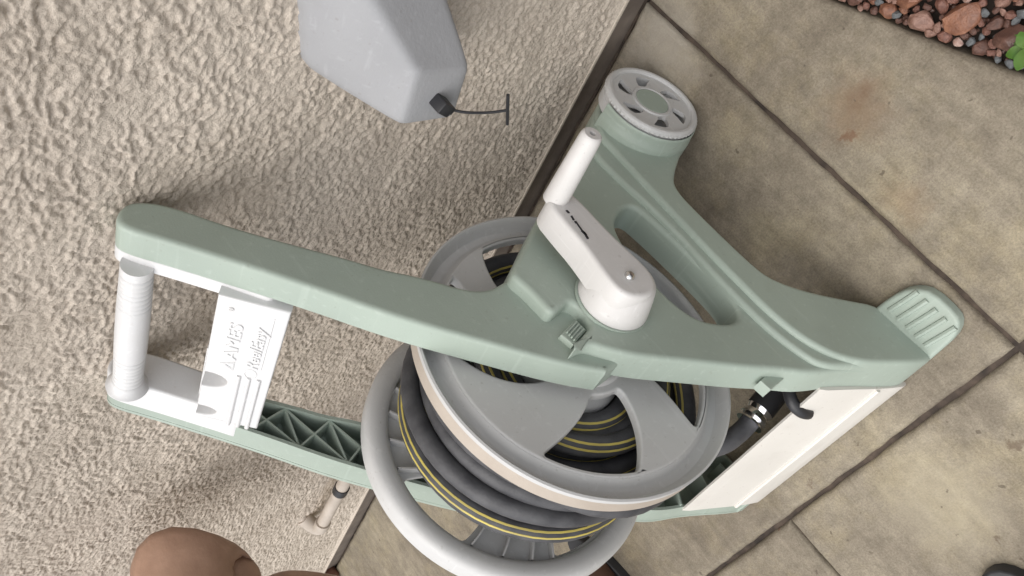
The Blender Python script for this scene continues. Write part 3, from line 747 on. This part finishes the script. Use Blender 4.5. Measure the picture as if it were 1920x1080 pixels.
# wheels
WY, WZ = 0.150, 0.079
def wheel(x0, sgn, name="wheel"):
    def wf(y, z, d): return (x0 + sgn * d, WY + y, WZ + z)
    R = 0.0775
    prof = [(0.0665, 0.007), (0.0675, 0.002), (0.0700, 0.0), (0.0740, 0.0), (0.0765, 0.0016), (R, 0.004), (R, 0.009), (0.0745, 0.0105), (0.0745, 0.017), (0.0768, 0.019), (0.0768, 0.034), (0.0750, 0.036), (0.0600, 0.036), (0.0600, 0.012), (0.0665, 0.010)]
    def wob(r, h, i): return (0.0012 if i % 2 else -0.0006) if r >= R - 1e-6 else 0.0
    t = lathe_bm([(r, sgn * h) for r, h in prof], (x0, WY, WZ), seg=120, closed=True, wob=wob)
    w = from_bm(name, t, GREY, cart, 30)
    circ = lambda r, n: [(r * math.cos(2 * math.pi * i / n), r * math.sin(2 * math.pi * i / n)) for i in range(n)]
    holes = []
    for k in range(6):
        a = k * math.pi / 3 + 0.35
        pol = lambda r, th: (r * math.cos(th), r * math.sin(th))
        holes.append([pol(0.0345, a - 0.22), pol(0.047, a - 0.16), pol(0.0595, a - 0.02), pol(0.0600, a + 0.36), pol(0.0585, a + 0.42), pol(0.048, a + 0.30), pol(0.0345, a + 0.14)])
    from_bm("wheel_disc", slab_bm(circ(0.0672, 72), wf, 0.0045, 0.011, r=0.0, smooth=0, holes=holes, hsmooth=1), GREY, w, 40)
    from_bm("wheel_back", slab_bm(circ(0.0595, 48), wf, 0.026, 0.030, r=0.0, smooth=0), GREY, w, 40)
    from_bm("hub_cap", slab_bm(circ(0.0275, 40), wf, 0.0025, 0.010, r=0.002, smooth=0), GREEN, w, 40)
    from_bm("hub_ring", lathe_bm([(0.0275, sgn * 0.0035), (0.0290, sgn * 0.0022), (0.0325, sgn * 0.0022), (0.0340, sgn * 0.0045), (0.0340, sgn * 0.008), (0.0275, sgn * 0.008)], (x0, WY, WZ), seg=48, closed=True), GREY, w, 40)
    return w
wheel(0.657, 1)
wheel(1.186, -1)
bm = bmesh.new(); A = []
for i in range(33):                                     # guard hugging the wheel's upper front
    a = math.radians(-38 + 145 * i / 32)
    A.append([bm.verts.new((x, WY + r * math.cos(a), WZ + r * math.sin(a))) for x, r in ((0.720, 0.0783), (0.6705, 0.0783), (0.6685, 0.0788), (0.6680, 0.0797), (0.669, 0.0806), (0.674, 0.0811), (0.6865, 0.0814), (0.688, 0.0824), (0.694, 0.0830), (0.720, 0.0832))])
for P_, Q_ in zip(A[:-1], A[1:]):
    for i in range(9): bm.faces.new((P_[i], P_[i + 1], Q_[i + 1], Q_[i]))
bm.faces.new(A[0]); bm.faces.new(A[-1])
from_bm("wheel_guard", bm, GREEN, cart, 50)
from_bm("axle", tube_bm([(0.665, WY, WZ), (1.18, WY, WZ)], 0.009, 16), STEEL, cart)

# spool
AY, AZ = 0.402, 0.408
XN, XF_ = 0.788, 1.032
RF = 0.2215
def polar(r, deg): return (r * math.cos(math.radians(deg)), r * math.sin(math.radians(deg)))
def opening(o0, o1, ro, i0, i1, ri, n=8):
    out = [polar(ro, o0 + (o1 - o0) * i / n) for i in range(n + 1)]
    def edge(a, b, ra, rb):
        res = []
        for i in range(1, 5):
            t = i / 5; res.append(polar(ra + (rb - ra) * t, a + (b - a) * (t ** 1.25)))
        return res
    out += edge(o1, i1, ro, ri)
    out += [polar(ri, i1 + (i0 - i1) * i / 4) for i in range(5)]
    out += edge(i0, o0, ri, ro)
    return out
OPEN = [opening(18, 58, 0.184, -4, 31, 0.077), opening(-60, -20, 0.183, -78, -42, 0.085), opening(114, 150, 0.185, 72, 116, 0.070), opening(172, 214, 0.183, 152, 190, 0.085), opening(-128, -88, 0.183, -150, -110, 0.085)]
spool = from_bm("spool", lathe_bm([(0.0600, XN + 0.004), (0.0780, XN + 0.040), (0.0780, XF_ - 0.004)], (0, AY, AZ), seg=64), GREY, cart, 40)
def flange_disc(x, sg):
    return lambda y, z, d: (x + sg * d, AY + y, AZ + z)
circ = lambda r, n: [polar(r, 360 * i / n) for i in range(n)]
from_bm("near_flange_web", slab_bm(circ(0.190, 120), flange_disc(XN, 1), 0.0, 0.012, r=0.003, smooth=0, holes=OPEN + [circ(0.054, 48)], hsmooth=2), GREY, spool, 40)
lipn = [(0.1885, 0.0025), (0.1920, 0.0045), (0.1960, 0.0125), (0.2020, 0.0155), (0.2090, 0.0145), (0.2135, 0.0075), (0.2160, -0.0010), (0.2190, -0.0040), (0.2218, -0.0030), (RF, 0.0035), (0.2150, 0.0060), (0.2090, 0.0195), (0.1960, 0.0195), (0.1885, 0.008)]
from_bm("near_flange_lip", lathe_bm([(r, XN + h) for r, h in lipn], (0, AY, AZ), seg=144, closed=True), GREY, spool, 40)
from_bm("near_flange_band", lathe_bm([(0.2208, XN + 0.003), (0.2203, XN + 0.025), (0.2185, XN + 0.027), (0.2160, XN + 0.027), (0.2150, XN + 0.008)], (0, AY, AZ), seg=144, closed=True), TANLIP, spool, 40)
from_bm("hub_ring", lathe_bm([(0.0535, XN + 0.060), (0.0535, XN - 0.006), (0.0555, XN - 0.010), (0.0600, XN - 0.0105), (0.0640, XN - 0.008), (0.0665, XN + 0.002), (0.0560, XN + 0.004), (0.0560, XN + 0.060)], (0, AY, AZ), seg=72, closed=True), GREY, spool, 40)
OPENF = [opening(61, 99, 0.183, 52, 90, 0.085), opening(-18, 18, 0.183, -26, 8, 0.085), opening(147, 182, 0.183, 138, 172, 0.085), opening(228, 266, 0.183, 218, 256, 0.085), opening(296, 326, 0.183, 290, 318, 0.085)]
from_bm("far_flange_web", slab_bm(circ(0.192, 120), flange_disc(XF_, 1), 0.012, 0.018, r=0.002, smooth=0, holes=OPENF, hsmooth=2), GREY, spool, 40)
lipf = [(0.1880, 0.016), (0.1885, 0.004), (0.1910, -0.001), (0.1965, -0.0040), (0.2060, -0.0055), (0.2150, -0.0040), (0.2205, 0.0010), (0.2225, 0.007), (0.2225, 0.028), (0.2200, 0.030), (0.2180, 0.026), (0.2180, 0.010), (0.2060, 0.003), (0.1940, 0.006), (0.1930, 0.018)]
from_bm("far_flange_lip", lathe_bm([(r, XF_ + h) for r, h in lipf], (0, AY, AZ), seg=144, closed=True), GREY, spool, 40)
for a in (31, 44, 103, 117, 131, 144, 21, 58, 190, 206, 220, 272, 288):
    pts = [polar(0.08 + 0.1085 * i / 6, a - 9 + 9 * (i / 6) ** 1.2) for i in range(7)]
    bm = bmesh.new(); A = []
    for (py, pz) in pts:
        n_ = Vector((-pz, py)).normalized() * 0.0013
        A.append([bm.verts.new((XF_ + dx, AY + py + s * n_.x, AZ + pz + s * n_.y)) for dx, s in ((0.0125, 1), (-0.001, 1), (-0.001, -1), (0.0125, -1))])
    for P_, Q_ in zip(A[:-1], A[1:]):
        for i in range(4): bm.faces.new((P_[i], P_[(i + 1) % 4], Q_[(i + 1) % 4], Q_[i]))
    from_bm("flange_rib", bm, GREY, spool, 40)

# crank
def ck(y, z, d): return (0.655 + d, y, z)
crank = from_bm("crank", slab_bm(CRANK, ck, 0.0, 0.040, r=0.006, seg=4, smooth=2), CRANKM, cart, 40)
from_bm("crank_hub", lathe_bm([(0.010, 0.010), (0.034, 0.010), (0.0385, 0.014), (0.0420, 0.026), (0.0470, 0.046), (0.0490, 0.055), (0.010, 0.055)], (0.655, 0.3965, 0.3870), seg=64, closed=True), CRANKM, crank, 40)
from_bm("crank_handle", lathe_bm([(0.0165, 0.662), (0.0155, 0.62), (0.0140, 0.560), (0.0130, 0.5525), (0.0105, 0.550), (0.0042, 0.550), (0.0040, 0.566)], (0, 0.2600, 0.3975), seg=40), CRANKM, crank, 40)
from_bm("handle_hole", lathe_bm([(0.0041, 0.5655), (0.0041, 0.5662)], (0, 0.2600, 0.3975), seg=20), DARK, crank)
from_bm("bolt", lathe_bm([(0.0068, 0.001), (0.0066, -0.002), (0.0048, -0.0045), (0.002, -0.0055)], (0.655, 0.3997, 0.3979), seg=24), STEEL, crank, 50)
for a, l in ((0.0, 0.004), (0.011, 0.006), (0.0185, 0.003), (0.027, 0.010), (0.0365, 0.006), (0.041, 0.009)):   # chipped black marks along the arm
    c0 = Vector((0.6546, 0.287 + a * 0.98, 0.4035 + a * 0.10))
    from_bm("chip", box_bm(c0, (0, 0.98, 0.10 + rnd.uniform(-.25, .25)), (1, 0, 0), (0, -0.15, 0.98), l * 0.6, 0.0007, rnd.uniform(0.0008, 0.0022)), DARK, crank)
from_bm("bearing_ring", lathe_bm([(0.0490, 0.0), (0.0515, 0.0), (0.0515, 0.004), (0.0490, 0.004)], (0.7085, 0.3965, 0.3870), seg=64, closed=True), GREEN, cart)
from_bm("spool_axle", tube_bm([(0.70, 0.400, 0.3925), (1.15, AY, AZ)], 0.03, 24), GREY, cart)

# ------------------------------------------------------------------ garden hose
hose = thing("garden_hose", "black rubber garden hose with yellow stripes wound on the reel", "hose", (0.9, 0.4, 0.2))
HR = 0.0142
pts = []; 
rng = random.Random(3)
x_lo, x_hi = XN + 0.038, XF_ - 0.018
turns = 7.0
for layer in range(4):
    a_steps = int(turns * 60)
    for i in range(a_steps + 1):
        u = i / a_steps
        if layer % 2 == 1: u = 1 - u
        R = 0.0925 + 0.0262 * (layer - (1 - sstep(0, 0.09, np.array(i / a_steps)) if layer else 0))
        ang = 2 * math.pi * turns * (i / a_steps)
        f = u * turns; base = math.floor(f); fr = f - base
        uu = min(1, (base + (0 if fr < .75 else (fr - .75) / .25)) / turns)   # wraps lie flat, then step over
        x = x_lo + (x_hi - x_lo) * (0.75 * uu + 0.25 * u)
        sag = 0.0
        if layer == 3:
            th = (2.36 - ang) % (2 * math.pi); th = th - 2 * math.pi if th > math.pi else th
            near_w = math.exp(-((i / a_steps - 0.90) / 0.075) ** 2)
            sag = 0.040 * near_w * math.exp(-((th - 0.35) / 0.75) ** 2) + 0.010 * math.exp(-((i / a_steps - 0.45) / 0.05) ** 2)
        wobx = 0.004 * math.sin(ang * 0.31 + layer * 2.0); wobr = 0.004 * math.sin(ang * 0.53 + 1.3 * layer) + 0.002 * math.sin(ang * 1.7)
        pts.append((x + wobx, AY + (R + wobr + sag) * math.cos(-ang + 2.36), AZ + (R + wobr + sag) * math.sin(-ang + 2.36)))
# loose end drops to the coupling in front of the reel
last = pts[-1]
a_end = math.atan2(last[2] - AZ, last[1] - AY)
tail = [(last[0], AY + 0.183 * math.cos(a_end - k * 0.25), AZ + 0.183 * math.sin(a_end - k * 0.25)) for k in range(1, 4)]
path = [Vector(p) for p in pts]
bm = bmesh.new(); seg = 20; rings = []
for i, p in enumerate(path):
    t = (path[min(i + 1, len(path) - 1)] - path[max(i - 1, 0)]).normalized()
    ra = Vector((0, p.y - AY, p.z - AZ)).normalized(); ra = (ra - t * ra.dot(t)).normalized(); w = t.cross(ra)
    rings.append([bm.verts.new(p + (ra * math.cos(a) + w * math.sin(a)) * HR) for a in [2 * math.pi * k / seg for k in range(seg)]])
tw = 0.0
for i in range(len(rings) - 1):
    A, B = rings[i], rings[i + 1]
    tw = 5.2 * math.sin(i * 0.0135 + 0.8) + 2.0 * math.sin(i * 0.041)
    for k in range(seg):
        j = (k + 1) % seg
        f = bm.faces.new((A[k], A[j], B[j], B[k]))
bm.faces.new(rings[0]); bm.faces.new(rings[-1])
coil = from_bm("coil", bm, BLACKRUB, hose, 60)
# two raised yellow stripes running along the hose
SIDE = -1.0
# the hose lies twisted: the stripes come to the outside only on some wraps
TW = []
for layer in range(4):
    n_ = int(turns * 60)
    for i in range(n_ + 1):
        t = turns * i / n_
        xx = path[layer * (n_ + 1) + i].x
        end_far = sstep(XF_ - 0.088, XF_ - 0.066, np.array(xx)); end_near = 1 - sstep(XN + 0.045, XN + 0.062, np.array(xx))
        tw_in = math.pi + 0.3 * math.sin(3 * t)
        tw_far = (-0.75 if layer == 3 else 2.0) + 0.5 * math.sin(t * 2 * math.pi * 1.05 + 2.2)
        tw_near = (SIDE * 1.35 if layer < 3 else math.pi) + 0.25 * math.sin(2.3 * t)
        w0 = max(0.0, 1 - end_far - end_near)
        TW.append(float(tw_in * w0 + tw_far * end_far + tw_near * end_near))
TW = list(np.convolve(np.pad(TW, 12, mode='edge'), np.ones(25) / 25, mode='valid'))
def stripe(off):
    bm = bmesh.new(); prev = None
    for i, p in enumerate(path):
        t = (path[min(i + 1, len(path) - 1)] - path[max(i - 1, 0)]).normalized()
        ra = Vector((0, p.y - AY, p.z - AZ)).normalized(); ra = (ra - t * ra.dot(t)).normalized(); w = t.cross(ra)
        tw = TW[i]
        vs = []
        for da, rr in ((-0.12, HR - 0.0003), (-0.085, HR + 0.0004), (0.085, HR + 0.0004), (0.12, HR - 0.0003)):
            a = tw + off + da
            vs.append(bm.verts.new(p + (ra * math.cos(a) + w * math.sin(a)) * rr))
        if prev:
            for k in range(3): bm.faces.new((prev[k], prev[k + 1], vs[k + 1], vs[k]))
        prev = vs
    return bm
for off in (0.0, 0.62):
    from_bm("stripe", stripe(off), YELLOW, coil, 60)
# leader hose down to the coupling
lead = spline([(0.965, 0.520, 0.330), (0.930, 0.575, 0.262), (0.905, 0.600, 0.212), (0.890, 0.603, 0.180), (0.878, 0.600, 0.155)], 8)
from_bm("leader", tube_bm(lead, 0.0145, 16), BLACKRUB, hose, 60)
d = (Vector((0.850, 0.590, 0.110)) - Vector((0.885, 0.603, 0.170))).normalized(); c0 = Vector((0.880, 0.601, 0.160))
cpl = from_bm("coupling", tube_bm([c0 + d * s for s in (0, 0.003, 0.006, 0.009, 0.0095, 0.016, 0.019, 0.022, 0.026)], 0.02, 24, rfun=lambda u: 0.0185 + 0.003 * (0.5 + 0.5 * math.cos(u * 6.28 * 2))), CHROME, hose, 40)
from_bm("fitting", tube_bm([c0 + d * s for s in (0.026, 0.034, 0.06, 0.085)], 0.0215, 24), DARK, hose, 40)
from_bm("brass_ferrule", tube_bm([c0 + Vector((0.008, 0.012, -0.012)) + d * s for s in (-0.004, 0.006)], 0.006, 12), BRASS, hose, 40)

# ------------------------------------------------------------------ person squatting beside the cart
def skin_mesh(name, verts, edges, radii, material, parent=None, levels=2):
    me = bpy.data.meshes.new(name); me.from_pydata(verts, edges, [])
    o = bpy.data.objects.new(name, me); C.objects.link(o)
    sm = o.modifiers.new("skin", 'SKIN'); sm.use_smooth_shade = True
    ss = o.modifiers.new("sub", 'SUBSURF'); ss.levels = levels; ss.render_levels = levels
    for i, r in enumerate(radii):
        me.skin_vertices[0].data[i].radius = r if isinstance(r, tuple) else (r, r)
    me.skin_vertices[0].data[0].use_root = True
    dg = bpy.context.evaluated_depsgraph_get(); dg.update()
    m2 = bpy.data.meshes.new_from_object(o.evaluated_get(dg)); bpy.data.objects.remove(o)
    m2.materials.clear(); m2.materials.append(material); m2.shade_smooth()
    o = link(name, m2, material, parent)
    return o
person = thing("person", "bare brown knee and shin of a person crouching by the wall", "person", (1.6, 0.6, 0))
vs = [(1.60, 1.02, 0.60), (1.60, 0.82, 0.70), (1.63, 0.56, 0.775), (1.64, 0.33, 0.795), (1.625, 0.160, 0.752), (1.700, 0.196, 0.690), (1.800, 0.255, 0.615), (1.790, 0.270, 0.572), (1.720, 0.365, 0.505), (1.655, 0.568, 0.315), (1.630, 0.685, 0.14), (1.615, 0.70, 0.08), (1.61, 0.62, 0.05), (1.650, 0.212, 0.676), (1.602, 0.232, 0.664)]
es = [(i, i + 1) for i in range(12)] + [(5, 13), (13, 14)]
rad = [0.12, 0.12, 0.110, 0.106, 0.104, 0.070, 0.060, 0.082, 0.074, 0.060, 0.042, 0.040, 0.034, 0.050, 0.046]
skin_mesh("leg", vs, es, rad, SKIN, person, 2)
# brown shoe with a dark sole
sv = [(1.605, 0.80, 0.055), (1.605, 0.73, 0.06), (1.61, 0.66, 0.055), (1.615, 0.585, 0.045), (1.62, 0.535, 0.038)]
skin_mesh("shoe", sv, [(i, i + 1) for i in range(4)], [0.044, 0.050, 0.052, 0.052, 0.040], SHOEB, person, 2)
def sole_fn(a, b, d): return (a, b, 0.022 - d)
so = [(1.566, 0.835), (1.648, 0.835), (1.660, 0.72), (1.672, 0.60), (1.655, 0.512), (1.612, 0.510), (1.575, 0.57), (1.560, 0.66), (1.562, 0.74)]
from_bm("sole", slab_bm(so, sole_fn, 0.0, 0.021, r=0.004, smooth=2), DARK, bpy.data.objects["shoe"])

# black shoe at the edge of the pavement
shoe = thing("black_shoe", "black rounded shoe toe on the pavement by the lower corner", "shoe", (0.86, 1.1, 0))
u = [(0.862, 1.28, 0.055), (0.862, 1.18, 0.06), (0.860, 1.09, 0.052), (0.858, 1.035, 0.045), (0.855, 1.010, 0.04)]
skin_mesh("upper", u, [(i, i + 1) for i in range(4)], [0.045, 0.048, 0.05, 0.048, 0.036], DARK, shoe, 2)
so = [(0.82, 1.33), (0.904, 1.33), (0.912, 1.18), (0.916, 1.05), (0.890, 0.963), (0.828, 0.961), (0.802, 1.04), (0.812, 1.18)]
from_bm("sole", slab_bm(so, sole_fn, 0.0, 0.021, r=0.004, smooth=2), DARK, shoe)
